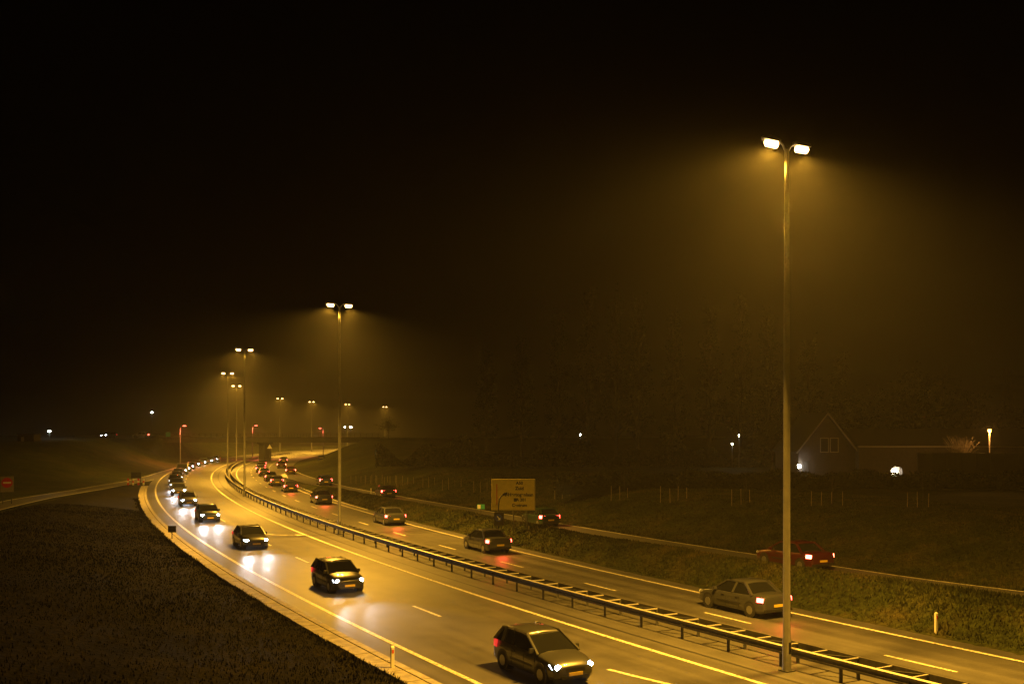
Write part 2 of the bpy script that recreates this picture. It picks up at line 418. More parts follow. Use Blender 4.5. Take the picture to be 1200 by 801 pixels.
# ------------------------------------------------------------------ crash barrier
def barrier(y0, y1):
    root = thing('crash_barrier', 'long double steel crash barrier with trussed braces curving between the carriageways', 'crash barrier', at((y0 + y1) / 2, .65))
    inv = Matrix.Translation(-Vector(root.location))
    def b(mb, n, m_):
        mb.v = [tuple(Vector(v) - root.location) for v in mb.v]; return mb.build(n, m_, root)
    for d, sgn in ((.25, -1), (1.1, 1)):
        path = []; y = y0
        while y <= y1:
            p, t, n = frame(y); path.append(((p[0] + n[0] * d, p[1] + n[1] * d, 0), (n[0] * sgn, n[1] * sgn)))
            y += 1.5 if y < 120 else 4
        prof = [(0, .44), (.07, .47), (.075, .53), (.02, .57), (.02, .62), (.075, .66), (.07, .72), (0, .75), (-.02, .74), (-.02, .45)]
        r_ = b(MB().sweep(path, prof), 'rail', M['steel'])
        cap = MB().sweep(path, [(-.02, .742), (.072, .722), (.074, .728), (-.018, .756)]); cap.v = [tuple(Vector(v) - root.location) for v in cap.v]
        cap.build('cap', M['toplit_steel'], r_)  # thin pale strip paints the highlight along the rail top
    s = s_at_y(y0); k = 0; posts = MB(); br = MB(); far = MB()
    n_posts = 0
    while True:
        y = y_at_s(s)
        if y > y1: break
        p0 = at(y, .27); p1 = at(y, 1.08); y2 = y_at_s(s + 2.66); y3 = y_at_s(s + 1.33)
        if n_posts < 48 and y > 18:
            for p in (p0, p1):
                m = MB(); qx, qy = p.x - root.location.x, p.y - root.location.y; m.box(qx - .05, qx + .05, qy - .04, qy + .04, -.1, .7); m.build('post', M['dullsteel'], root)
            n_posts += 1
        else:
            for p in (p0, p1): far.box(p.x - .05, p.x + .05, p.y - .04, p.y + .04, -.1, .7)
        q = at(y3, .3)
        q3 = at(y3, .27); q4 = at(y3, 1.08)
        for nm, e0, e1 in (('brace', (p0.x, p0.y, .70), (p1.x, p1.y, .70)), ('brace', (q3.x, q3.y, .70), (q4.x, q4.y, .70)), ('diagonal_brace', (p1.x, p1.y, .69), (q.x, q.y, .69))):
            if 18 < y and n_posts < 48: b(MB().beam(e0, e1, .07, .04), nm, M['toplit_steel'] if nm == 'brace' else M['dullsteel'])  # rungs get the pale steel too, coloured as if lit from above
        s += 2.66
    o = b(far, 'post', M['dullsteel']); o['kind'] = 'stuff'
    return root
barrier(6, 330)

# ------------------------------------------------------------------ lamp posts
POLES = [34.7, 79.5, 124.4, 177.2, 229.3, 324.8, 365.4, 403.2, 449.7]
PX = [9.31, -13.39, -32.5, -49.2, -61.7, -73.6, -71.5, -64.8, -55.8]
LH = 18.0
EN = 36000
def lamp_post():
    t = thing('lamp_post', 'x', 'lamp post', group='twin headed lamp posts along the central barrier')
    m = MB(); m.tube([(0, 0, -.1), (0, 0, .02), (0, 0, 1.1), (0, 0, 1.12), (0, 0, 9), (0, 0, LH - .35)], [.2, .15, .15, .13, .11, .075], 14, True); m.build('pole', M['pole'], t, smooth=True)
    MB().box(-.2, .2, -.2, .2, 0, .04).build('base_plate', M['dullsteel'], t)
    m = MB(); m.box(-.045, .045, -.16, -.135, .6, 1.0); m.build('service_door', M['dullsteel'], t)
    for s in (-1, 1):
        a = MB().tube([(0, 0, LH - .5), (s * .18, 0, LH - .22), (s * .34, 0, LH - .12)], .038, 8); a.build('arm', M['pole'], t)
        h = MB()
        prof = [(.3, .05, -.02, .06), (.42, .12, -.06, .1), (.75, .16, -.07, .13), (1.02, .13, -.05, .1), (1.12, .05, -.02, .05)]
        rings = []
        for (x, w, z0, z1) in prof:
            rings.append([(s * x, -w, LH - .1 + z0), (s * x, -w * .9, LH - .1 + z1 * .6), (s * x, 0, LH - .1 + z1), (s * x, w * .9, LH - .1 + z1 * .6), (s * x, w, LH - .1 + z0)])
        v = [q for r in rings for q in r]; f = []
        for i in range(4):
            for k in range(5): f.append((i * 5 + k, i * 5 + (k + 1) % 5, (i + 1) * 5 + (k + 1) % 5, (i + 1) * 5 + k))
        f += [(0, 1, 2, 3, 4), (24, 23, 22, 21, 20)]
        h.add(v, f); hd = h.build('lamp_head', M['head'], t)
        l = MB().tube([(s * .45, 0, LH - .22), (s * .5, 0, LH - .25), (s * .9, 0, LH - .25), (s * 1.0, 0, LH - .22)], [.05, .14, .13, .05], 14); l.build('lamp_bulb', M['lens'], hd, smooth=True)
        light('lamp_light', 'SPOT', (s * .75, 0, LH - .42), EN, SOD, t, radius=.16, angle=152, blend=.5, direction=(s * .22, 0, -1))
    return t
lp = lamp_post(); snap = snapshot(lp)
LL = ['nearest and tallest looking lamp post, standing alone at the right beside the barrier',
      'second nearest lamp post, standing at the barrier near the middle left',
      'third lamp post, rising where the barrier starts to bend out of sight',
      'fourth lamp post, at the left edge of the bend beside the white headlights',
      'fifth lamp post, just in front of the overpass and behind the bend',
      'first distant lamp post beyond the overpass, left of the other three beyond it',
      'distant lamp post beyond the overpass, second from the left of those beyond it',
      'distant lamp post beyond the overpass, right behind the second nearest post',
      'rightmost and farthest distant lamp post, above the dark bank beyond the overpass']
for i, (y, x) in enumerate(zip(POLES, PX)):
    o = lp if i == 0 else dup(snap)
    o.location = (x, y, 0); o.rotation_euler.z = heading(y); o['label'] = LL[i]

# ------------------------------------------------------------------ cars
def car_mesh(kind):
    """parts of a car, length along +Y (front), origin at ground centre"""
    L, W = {'hatch': (4.0, 1.7), 'sedan': (4.5, 1.76), 'estate': (4.6, 1.76), 'van': (4.9, 1.9)}[kind]
    w = W / 2; y0 = -L / 2; y1 = L / 2
    if kind == 'van': belt = 1.15; roofz = 1.92
    else: belt = .93; roofz = 1.44
    # lower body: station (y, halfwidth, zbottom, zbelt)
    if kind == 'hatch': st = [(0, .86, .38, .82), (.05, .95, .26, .93), (.25, 1, .2, .97), (1.0, 1, .18, .96), (2.0, 1, .18, .93), (2.95, 1, .18, .9), (3.5, .98, .2, .82), (3.85, .9, .24, .72), (4.0, .74, .34, .6)]
    elif kind == 'sedan': st = [(0, .84, .38, .82), (.06, .93, .26, .95), (.3, 1, .2, .98), (1.0, 1, .18, .97), (2.2, 1, .18, .93), (3.3, 1, .18, .9), (3.9, .98, .2, .82), (4.33, .9, .24, .72), (4.5, .72, .34, .58)]
    elif kind == 'estate': st = [(0, .86, .38, .84), (.05, .95, .26, .95), (.3, 1, .2, .98), (1.0, 1, .18, .97), (2.3, 1, .18, .93), (3.4, 1, .18, .9), (4.0, .98, .2, .82), (4.44, .9, .24, .72), (4.6, .74, .34, .6)]
    else: st = [(0, .92, .42, 1.0), (.04, .97, .3, 1.15), (.3, 1, .24, 1.16), (1.2, 1, .22, 1.15), (2.6, 1, .22, 1.12), (3.7, 1, .22, 1.08), (4.35, .97, .24, 1.0), (4.75, .9, .28, .86), (4.9, .74, .38, .66)]
    rings = []
    for (y, fw, zb, zt) in st:
        a = w * fw; Y = y0 + y
        half = [(a * .9, zb), (a * .985, zb + .08), (a, zb + (zt - zb) * .45), (a * .99, zb + (zt - zb) * .72), (a * .93, zt - .02), (a * .8, zt + .02), (a * .4, zt + .05)]
        ring = [(x, Y, z) for x, z in half] + [(0, Y, zt + .055)] + [(-x, Y, z) for x, z in reversed(half)]
        rings.append(ring)
    n = len(rings[0]); body = MB(); v = [q for r in rings for q in r]; f = []
    for i in range(len(rings) - 1):
        for k in range(n): f.append((i * n + k, (i + 1) * n + k, (i + 1) * n + (k + 1) % n, i * n + (k + 1) % n))
    f += [tuple(range(n)), tuple((len(rings) - 1) * n + k for k in reversed(range(n)))]
    body.add(v, f)
    # cabin: (ybase rear, yroof rear, yroof front, ybase front)
    cab = {'hatch': (.12, .55, 2.05, 3.0), 'sedan': (.75, 1.35, 2.5, 3.4), 'estate': (.12, .4, 2.55, 3.5), 'van': (.06, .22, 3.3, 4.2)}[kind]
    a, b_, c, d = [y0 + q for q in cab]; wb = w * .93; wr = w * .74 if kind != 'van' else w * .84
    glass = MB(); roof = MB(); pill = MB()
    g = [(-wb, a, belt), (wb, a, belt), (wb, d, belt - .03), (-wb, d, belt - .03), (-wr, b_, roofz - .04), (wr, b_, roofz - .04), (wr, c, roofz - .04), (-wr, c, roofz - .04)]
    glass.add(g, [(4, 5, 6, 7), (0, 1, 5, 4), (1, 2, 6, 5), (2, 3, 7, 6), (3, 0, 4, 7)])
    # roof panel with crown
    rv = []
    for yy, zz in ((b_ - .06, -.05), (b_ + .12, .0), ((b_ + c) / 2, .03), (c - .2, .0), (c + .05, -.05)):
        for xx, cz in ((-wr - .03, -.035), (-wr * .85, 0), (0, .025), (wr * .85, 0), (wr + .03, -.035)): rv.append((xx, yy, roofz + zz + cz))
    rf = [(i * 5 + k, i * 5 + k + 1, (i + 1) * 5 + k + 1, (i + 1) * 5 + k) for i in range(4) for k in range(4)]
    roof.add(rv, rf)
    def lerp(p, q, t): return tuple(p[i] + (q[i] - p[i]) * t for i in range(3))
    pillsets = []
    for s in (-1, 1):
        pill = MB(); pillsets.append(pill)
        P = lambda x, y, z: (s * x, y, z)
        pill.beam(P(wb + .005, d, belt - .03), P(wr + .012, c, roofz - .03), .07, .06)
        pill.beam(P(wb + .005, a, belt), P(wr + .012, b_, roofz - .03), .1, .1)
        m0 = lerp(P(wb + .008, a, belt), P(wb + .008, d, belt), .48); m1 = lerp(P(wr + .012, b_, roofz - .03), P(wr + .012, c, roofz - .03), .45)
        pill.beam(m0, m1, .05, .09)
        if kind in ('estate', 'van', 'hatch'):
            m0 = lerp(P(wb + .008, a, belt), P(wb + .008, d, belt), .2); m1 = lerp(P(wr + .012, b_, roofz - .03), P(wr + .012, c, roofz - .03), .12)
            pill.beam(m0, m1, .05, .14 if kind != 'van' else .8)
        pill.beam(P(wr + .015, b_, roofz - .035), P(wr + .015, c, roofz - .035), .04, .06)
    parts = [('body', body, 'paint', True), ('roof', roof, 'paint', True), ('windows', glass, 'glass', False)] + [('pillars', q, 'paint', False) for q in pillsets]
    lights = []
    hz = .63 if kind != 'van' else .74; tz = .8 if kind != 'van' else .95
    for s in (-1, 1):
        h = MB(); xo = w * .72
        yf = y1 - .13 if kind != 'van' else y1 - .14
        h.add([(s * (xo - .17), yf + .095, hz - .08), (s * (xo + .16), yf - .04, hz - .06), (s * (xo + .19), yf - .22, hz + .07), (s * (xo - .12), yf + .0, hz + .09),
               (s * (xo - .17), yf - .3, hz - .08), (s * (xo + .1), yf - .4, hz - .06), (s * (xo + .1), yf - .4, hz + .05), (s * (xo - .12), yf - .3, hz + .07)],
              [(0, 1, 2, 3), (4, 7, 6, 5), (0, 4, 5, 1), (1, 5, 6, 2), (2, 6, 7, 3), (3, 7, 4, 0)])
        bulb = MB(); 
        bc = Vector((s * (xo - .01), yf + .07, hz))
        rr = []
        for k in range(12): rr.append((bc.x + .1 * math.cos(k * math.pi / 6), bc.y + .0, bc.z + .09 * math.sin(k * math.pi / 6)))
        bulb.add(rr + [(x, y - .1, z) for x, y, z in rr] + [(bc.x, bc.y + .03, bc.z)], [tuple([k, (k + 1) % 12, 24]) for k in range(12)] + [(k, k + 12, (k + 1) % 12 + 12, (k + 1) % 12) for k in range(12)])
        lights.append(('headlight', h, bulb))
        t = MB(); xt = w * .8
        tall = .17 if kind in ('sedan',) else (.22 if kind == 'hatch' else .3)
        yr = y0 + .02
        t.add([(s * (xt - .2), yr - .012, tz - tall * .55), (s * (xt + .15), yr + .06, tz - tall * .5), (s * (xt + .15), yr + .08, tz + tall * .6), (s * (xt - .14), yr - .002, tz + tall * .5),
               (s * (xt - .2), yr + .2, tz - tall * .55), (s * (xt + .21), yr + .36, tz - tall * .5), (s * (xt + .2), yr + .36, tz + tall * .6), (s * (xt - .14), yr + .2, tz + tall * .5)],
              [(3, 2, 1, 0), (4, 5, 6, 7), (0, 1, 5, 4), (1, 2, 6, 5), (2, 3, 7, 6), (3, 0, 4, 7)])
        parts.append(('tail_light', t, 'tail', False))
        mir = MB().box(s * (w + .02) - .09, s * (w + .02) + .09, d - .35, d - .22, belt - .02, belt + .13, .85)
        parts.append(('mirror', mir, 'paint', False))
    for s in (-1, 1):
        parts.append(('side_trim', MB().box(s * (w + .004) - .012, s * (w + .004) + .012, y0 + L * .32, y1 - L * .33, .46, .53), 'black', False))
        for yy in (y0 + L * .36, y0 + L * .56):
            parts.append(('door_handle', MB().box(s * (w + .004) - .015, s * (w + .004) + .015, yy, yy + .16, .75, .785), 'black', False))
        for yy in (y0 + L * .345, y0 + L * .54, y0 + L * .715):
            parts.append(('door_seam', MB().box(s * (w - .001) - .004, s * (w - .001) + .004, yy - .008, yy + .008, .3, .82), 'black', False))
    parts.append(('number_plate', MB().box(-.26, .26, y1 - .05, y1 + .03, .36, .46), 'plate', False))
    parts.append(('number_plate', MB().box(-.26, .26, y0 - .022, y0 + .05, .5, .61), 'plate', False))
    bum = MB(); bum.box(-w * .9, w * .9, y0 - .03, y0 + .12, .3, .42); parts.append(('bumper', bum, 'black', False))
    bum = MB(); bum.box(-w * .62, w * .62, y1 - .1, y1 + .02, .27, .37); bum.box(-w * .42, w * .42, y1 - .12, y1 + .005, .47, .6); parts.append(('grille', bum, 'black', False))
    wheels = []
    for s in (-1, 1):
        for yy in (y0 + L * .19, y1 - L * .195):
            r = .31 if kind != 'van' else .33
            t = MB().tube([(s * (w - .2), yy, r), (s * (w - .19), yy, r), (s * (w + .0), yy, r), (s * (w + .012), yy, r)], [r - .03, r, r, r - .03], 20)
            ri = MB().tube([(s * (w - .02), yy, r), (s * (w + .018), yy, r)], [r * .62, r * .6], 10)
            ar = MB().tube([(s * (w - .3), yy, r + .02), (s * (w + .004), yy, r + .02)], r + .06, 18)
            wheels.append((t, ri, ar))
    return parts, lights, wheels, (L, W, hz, tz, y0, y1)
PAINTS = {}
def paint(name, c, metal=.3):
    if name not in PAINTS: PAINTS[name] = mat('paint_' + name, c, .32, metal=metal, coat=.8)
    return PAINTS[name]
PC = {'silver': (.42, .43, .44), 'dark blue': (.02, .035, .1), 'black': (.015, .015, .016), 'white': (.7, .7, .68), 'red': (.3, .02, .015), 'grey': (.06, .062, .065), 'green': (.015, .04, .025), 'beige': (.4, .34, .25), 'maroon': (.07, .01, .012)}
CARM = {}
def make_car(kind, colour, mode):
    """mode: 'front' (headlights blazing at us) / 'rear' """
    key = (kind, colour, mode)
    if key in CARM: return dup(CARM[key])
    parts, lights, wheels, dims = car_mesh(kind)
    P = paint(colour, PC[colour])
    t = thing({'van': 'delivery_van'}.get(kind, 'car'), 'x', 'van' if kind == 'van' else 'car')
    for nm, mb, m, smo in parts:
        if mode == 'front' and m == 'tail': m = 'taildim'
        mm = P if m == 'paint' else (M['brake'] if (m == 'tail' and mode == 'rear' and colour in ('maroon',)) else M[m])
        o = mb.build(nm, mm, t, smooth=False, bevel=.03 if nm in ('body',) else (.01 if nm in ('mirror', 'bumper') else 0))
        if nm == 'body':
            for p in o.data.polygons: p.use_smooth = True
        if nm == 'roof':
            so = o.modifiers.new('s', 'SOLIDIFY'); so.thickness = .05
            for p in o.data.polygons: p.use_smooth = True
    for nm, hb, bb in lights:
        h = hb.build(nm, M['headglow'] if mode == 'front' else M['bulb_off'], t, bevel=.01)
        bb.build('bulb', M['headlamp'] if mode == 'front' else M['bulb_off'], h)
    for wt, ri, ar in wheels:
        w_ = wt.build('wheel', M['tyre'], t); ri.build('rim', M['rim'], w_)
        ar.build('wheel_arch', M['black'], t)
    t['_dims'] = list(dims)
    L, W, hz, tz, y0, y1 = dims
    CARM[key] = snapshot(t)
    return t
def place_car(kind, colour, mode, y, d, z, label, group, facing, lit=True, dy=0, dark=False, rz=None, xy=None):
    o = make_car(kind, colour, mode)
    p = at(y, d, z) if xy is None else Vector((xy[0], xy[1], z))
    o.location = p
    o.rotation_euler.z = (heading(y) + (math.pi if facing == 'toward' else 0)) if rz is None else rz
    o['label'] = label; o['group'] = group
    L, W, hz, tz, y0, y1 = o['_dims']
    dist = p.length
    if mode == 'front' and lit and dist < 150:
        for s_ in (-1, 1):
            hl_ = light('headlight_beam', 'SPOT', (s_ * W * .36, y1 + .12, hz), 1000, (.92, .94, 1), o, radius=.1, angle=24, blend=1, direction=(0, 1, -.045))
            hl_.scale = (1.8, 1, 1)
    if mode == 'rear' and dist < 150:
        light('tail_glow', 'SPOT', (0, y0 - .15, tz), 150, (1, .07, .03), o, radius=.4, angle=165, blend=1, direction=(0, -1, .1))
    return o

kinds = ['hatch', 'sedan', 'estate', 'van']; cols = list(PC)
kn = {'hatch': 'hatchback', 'sedan': 'saloon', 'estate': 'estate car', 'van': 'van'}
rc = random.Random(4)
ORD = ['first', 'second', 'third', 'fourth', 'fifth', 'sixth', 'seventh', 'eighth', 'ninth', 'tenth', 'eleventh', 'twelfth', 'thirteenth', 'fourteenth', 'fifteenth', 'sixteenth', 'seventeenth', 'eighteenth', 'nineteenth', 'twentieth', 'twenty-first', 'twenty-second', 'twenty-third', 'twenty-fourth', 'twenty-fifth', 'twenty-sixth', 'twenty-seventh', 'twenty-eighth', 'twenty-ninth', 'thirtieth', 'thirty-first', 'thirty-second', 'thirty-third', 'thirty-fourth', 'thirty-fifth', 'thirty-sixth', 'thirty-seventh', 'thirty-eighth', 'thirty-ninth', 'fortieth']
def art(c): return ('an ' if c[0] in 'aeiou' else 'a ') + c
# oncoming stream
s = s_at_y(38.0); i = 0
while y_at_s(s) < 262:
    y = y_at_s(s); k = rc.choice(['hatch', 'hatch', 'sedan', 'estate', 'sedan', 'van'] if i > 2 else ['hatch', 'sedan']); c = rc.choice(['black', 'dark blue', 'grey', 'black', 'green'])
    place_car(k, c, 'front', y, -7.35 + rc.uniform(-.12, .12), .012, '%s vehicle of the oncoming headlight queue, counted from the camera, %s %s' % (ORD[i], c, kn[k]), 'oncoming cars in the left carriageway', 'toward')
    s += rc.uniform(17, 26) if i < 5 else rc.uniform(9, 15); i += 1
# receding stream
s = s_at_y(43.0); i = 0
while y_at_s(s) < 235:
    y = y_at_s(s); k = rc.choice(['hatch', 'sedan', 'estate', 'hatch']); c = rc.choice(['black', 'dark blue', 'grey', 'green', 'maroon'])
    place_car(k, c, 'rear', y, 6.6 + rc.uniform(-.15, .15), .012, '%s vehicle of the departing red queue, counted from the camera, %s %s' % (ORD[i], c, kn[k]), 'departing cars in the right carriageway', 'away')
    s += rc.uniform(21, 30) if i < 4 else rc.uniform(11, 18); i += 1
# slip road stream
s = s_at_y(49.0); i = 0
while y_at_s(s) < 245:
    y = y_at_s(s); k = rc.choice(['hatch', 'sedan', 'estate']); c = rc.choice(['black', 'dark blue', 'grey', 'green', 'maroon'])
    place_car(k, c, 'rear', y, float(lut(DR, y)), float(lut(HR, y)) - .005, '%s vehicle on the slip road behind the ridge, nearest first, %s %s' % (ORD[i], c, kn[k]), 'cars on the slip road behind the grass ridge', 'away')
    s += rc.uniform(30, 44); i += 1

# ------------------------------------------------------------------ overpass
def overpass():
    t = thing('overpass', 'dark low road bridge with a central pier crossing the motorway in the distance', 'bridge', (-63, OVY, 0))
    ox = -63
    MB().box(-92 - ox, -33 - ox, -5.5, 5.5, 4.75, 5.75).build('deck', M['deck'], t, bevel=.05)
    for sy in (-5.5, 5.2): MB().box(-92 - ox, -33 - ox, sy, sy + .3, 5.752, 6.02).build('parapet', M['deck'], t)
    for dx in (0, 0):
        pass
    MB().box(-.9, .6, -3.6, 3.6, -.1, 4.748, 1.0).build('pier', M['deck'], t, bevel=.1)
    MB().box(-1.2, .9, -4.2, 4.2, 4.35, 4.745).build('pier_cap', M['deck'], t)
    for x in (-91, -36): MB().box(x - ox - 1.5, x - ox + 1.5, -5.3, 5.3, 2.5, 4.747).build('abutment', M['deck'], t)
    for sy in (-5.35, 5.35):
        m = MB(); m.beam((-29, sy, 6.95), (30, sy, 6.95), .06, .06); m.beam((-29, sy, 6.5), (30, sy, 6.5), .04, .04)
        for k in range(40): m.box(-29 + k * 1.5 - .03, -29 + k * 1.5 + .03, sy - .03, sy + .03, 6.0, 6.95)
        m.build('railing', M['dullsteel'], t)
overpass()
mb = MB()
mb.add([(-180, OVY - 4.5, 5.90), (-20, OVY - 4.5, 5.90), (-20, OVY + 4.5, 5.90), (-180, OVY + 4.5, 5.90)], [(0, 1, 2, 3)])
tag(mb.build('overpass_road', M['asphalt']), 'asphalt of the side road over the bridge', kind='structure')
place_car('hatch', 'grey', 'front', 0, 0, 5.91, 'lone car with two small headlights on the side road at the far left', 'cars on the overpass road', 'toward', xy=(-101.5, 258.0), rz=math.pi - .35)
place_car('sedan', 'silver', 'rear', 0, 0, 5.91, 'silver car crossing the overpass sideways near its left end', 'cars on the overpass road', 'away', xy=(-94, 260), rz=math.pi / 2)

# ------------------------------------------------------------------ small signs and posts
def post_mb(h, r=.03): return MB().tube([(0, 0, -.2), (0, 0, h)], r, 8)
def delineator(x, y, z, label):
    t = thing('delineator_post', label, 'marker post', (x, y, z), heading(y), 'marker posts on the verges')
    m = MB(); m.box(-.06, .06, -.045, .045, -.1, .8); m.add([(-.06, -.045, .8), (.06, -.045, .8), (.06, .045, .8), (-.06, .045, .8), (-.05, 0, .86), (.05, 0, .86)], [(0, 1, 5, 4), (2, 3, 4, 5), (1, 2, 5), (3, 0, 4)])
    m.build('post', M['white'], t, bevel=.008)
    MB().box(-.035, .035, -.052, -.044, .6, .72).build('reflector', M['reflector'], t)
for x, y, l in [(-4.1, 35.1, 'pale marker post at the kerb of the oncoming carriageway, lower middle'),
                (16.9, 40.8, 'white marker post on the grass right of the nearest lamp post'),
                (-16.1, 117, 'small distant marker post between the two rows of red tail lights'),
                ]:
    delineator(x, y, TH(x, y), l)

def sapling_group(x, y, n, label):
    t = thing('staked_saplings', label, 'sapling', (x, y, TH(x, y)), 0, 'staked young trees along the bank')
    r = random.Random(int(x * 10) + n)
    for k in range(n):
        px = (k - n / 2) * .75; py = r.uniform(-.3, .3)
        MB().tube([(px, py, -.2), (px + r.uniform(-.03, .03), py, r.uniform(.95, 1.25))], .03, 6).build('stake', M['stake'], t)
    m = MB(); m.tube([(0, 0, -.1), (.05, 0, 1.2), (0, .05, 2.5)], [.03, .022, .008], 5)
    for k in range(9):
        h = r.uniform(.9, 2.3); a = r.uniform(0, 6.28); m.tube([(0, 0, h), (math.cos(a) * .35, math.sin(a) * .35, h + .5)], [.01, .004], 4)
    m.build('stem', M['bark'], t)
SX = [(423, 565), (437, 566), (448, 566), (460, 567), (478, 568), (506, 569), (533, 572), (567, 575), (668, 582), (731, 584), (795, 586), (874, 590), (975, 592), (1081, 594)]
for i, (px, py) in enumerate(SX):
    # march down the view ray until it meets the ground
    hit = None
    for Y in np.arange(45, 200, .5):
        X = (px - 600) * Y / 1200; z = 8.2 - (py - 502) * Y / 1200
        if TH(X, Y) >= z - .02: hit = (X, Y); break
    if hit is None: hit = ((px - 600) * 90 / 1200, 90)
    nn = 3 if i % 2 else 4
    sapling_group(hit[0], hit[1], nn, '%s clump of staked saplings along the right bank counted from the overpass' % ORD[i])

def text_mesh(txt, size, name, m, parent, loc, bold=.0):
    cu = bpy.data.curves.new(name, 'FONT'); cu.body = txt; cu.size = size; cu.align_x = 'CENTER'; cu.align_y = 'CENTER'; cu.extrude = .004; cu.offset = bold
    o = bpy.data.objects.new(name, cu); COL.objects.link(o)
    dg = bpy.context.evaluated_depsgraph_get(); me_ = bpy.data.meshes.new_from_object(o.evaluated_get(dg))
    bpy.data.objects.remove(o); o = bpy.data.objects.new(name, me_); COL.objects.link(o)
    me_.materials.clear(); me_.materials.append(m); o.parent = parent; o.location = loc; o.rotation_euler = (R(90), 0, 0); return o

# large yellow direction board
sx, sy = .1, 75.0; gz = TH(sx, sy)
t = thing('direction_sign', 'large yellow information board with black lettering standing on the grass ridge', 'road sign', (sx, sy, 0), R(-3))
zb = 8.2 - (597.5 - 502) * sy / 1200; zt = 8.2 - (561 - 502) * sy / 1200; hw = 1.6
MB().box(-hw, hw, -.04, .02, zb, zt).build('panel', M['yellow'], t, bevel=.02)
for x in (-1.15, 0, 1.0): MB().tube([(x, .12, gz - .3), (x, .12, zt - .2)], .045, 8).build('leg', M['dullsteel'], t)
MB().beam((.2, .1, zb + .1), (1.15, -.7, gz + .6), .05, .05).build('brace', M['steel'], t)
MB().tube([(1.15, -.7, gz - .5), (1.15, -.7, gz + .62)], .05, 8).build('stub_post', M['concrete'], t)
hz_ = zt - zb
m = MB()
for a in (zt - .04, zb + .04): m.box(-hw + .02, hw - .02, -.046, -.041, a - .015, a + .015)
for a in (-hw + .04, hw - .04): m.box(a - .015, a + .015, -.046, -.041, zb + .06, zt - .06)
m.build('border', M['trim'], t)
for txt, fx, fz, sz in (('A50', .52, .87, .3), ('Zuid', .52, .70, .33), ("'s-Hertogenlaan", .5, .50, .34), ('A 201', .56, .335, .3), ('Centrum', .52, .16, .3)):
    text_mesh(txt, sz, 'lettering', M['blackpaint'], t, (-hw + 2 * hw * (fx + .12), -.045, zb + hz_ * fz), .012)
MB().box(-hw + 3.2 * .545 - .11, -hw + 3.2 * .545 + .11, -.05, -.042, zb + hz_ * .335 - .13, zb + hz_ * .335 + .13).build('symbol', M['blackpaint'], t)
# route diagram line on the left of the board
MB().box(-hw + .36, -hw + .42, -.047, -.041, zb + .4, zt - .35).build('route_line', M['reflector'], t)

# gooseneck pole with camera head and round sign
x0, y0_ = -.95, 72.5; gz = TH(x0, y0_)
t = thing('camera_pole', 'black gooseneck pole with hooded lamp and round blue sign in front of the yellow board', 'traffic pole', (x0, y0_, 0))
ztop = 8.2 - (579 - 502) * y0_ / 1200
MB().tube([(0, 0, gz - .3), (0, 0, ztop - .75), (.05, 0, ztop - .35), (.2, 0, ztop - .12), (.38, 0, ztop)], [.055, .05, .05, .045, .045], 8).build('pole', M['blackpaint'], t)
MB().beam((.3, 0, ztop - .03), (.62, -.02, ztop + .1), .18, .15).build('lamp_head', M['blackpaint'], t)
zc = 8.2 - (607 - 502) * y0_ / 1200
m = MB(); m.box(-.33, .38, -.1, .0, zc - .5, zc + .45); m.build('backing_board', M['blackpaint'], t, bevel=.05)
MB().disc((0, zc + .05), .27, -.125, d=.02).build('disc', M['blue'], t)
m = MB(); m.beam((-.1, -.13, zc + .17), (.06, -.13, zc - .03), .012, .07); m.add([(-.06, -.135, zc - .1), (.13, -.135, zc - .1), (.12, -.135, zc + .08)], [(0, 1, 2)]); m.build('arrow', M['white'], t)
# green kilometre plate
x0, y0_ = -2.6, 85.5; gz = TH(x0, y0_)
t = thing('distance_plate', 'tiny green and white plate low on the verge left of the yellow board', 'road sign', (x0, y0_, gz))
post_mb(.9).build('post', M['dullsteel'], t); MB().box(-.32, .32, -.05, -.03, .5, .9).build('panel', M['green'], t)
MB().box(-.28, -.02, -.056, -.051, .54, .86).build('number_field', M['white'], t)
# dark backed sign by the kerb on the left
x0, y0_ = -25.3, 76.2
t = thing('kerb_sign', 'small dark rectangular sign on a thin post at the left kerb', 'road sign', (x0, y0_, max(TH(x0, y0_), 0)))
post_mb(.95).build('post', M['dullsteel'], t); MB().box(-.3, .3, -.02, .02, .5, .98).build('panel', M['back'], t, bevel=.01)
# drain grate in the kerb
# no entry board at far left
x0, y0_ = -50.3, 102.0; gz = TH(x0, y0_)
t = thing('no_entry_sign', 'white board with red no entry disc beside the left slip road', 'road sign', (x0, y0_, 0), R(25))
zc = 8.2 - (567 - 502) * y0_ / 1200
MB().box(-.6, .6, -.03, 0, zc - .78, zc + .78).build('panel', M['trim'], t, bevel=.02)
MB().disc((0, zc + .15), .5, -.05).build('disc', M['red'], t)
MB().box(-.36, .36, -.062, -.052, zc + .07, zc + .23).build('bar', M['white'], t)
for x in (-.4, .4): MB().tube([(x, .04, gz - .3), (x, .04, zc + .5)], .04, 8).build('leg', M['dullsteel'], t)
# dark board with striped posts at the left nose
x0, y0_ = -54.5, 148.5; gz = TH(x0, y0_)
t = thing('nose_board', 'dark board above short red and white striped posts where the left slip road splits off', 'road sign', (x0, y0_, gz))
zc = 8.2 - (556.5 - 502) * y0_ / 1200 - gz
MB().box(-.75, .75, -.03, .03, zc - .45, zc + .45).build('panel', M['back'], t)
for x in (-.6, .6): MB().tube([(x, .06, -.2), (x, .06, zc + .3)], .04, 8).build('leg', M['dullsteel'], t)
for k in range(4):
    p = MB().box(-1 + k * .75 - .12, -1 + k * .75 + .12, -.5, -.44, 0, .95).build('stripe_post', M['red' if k % 2 == 0 else 'white'], t)
    MB().box(-1 + k * .75 - .12, -1 + k * .75 + .12, -.505, -.501, .35, .6).build('band', M['white' if k % 2 == 0 else 'red'], p)
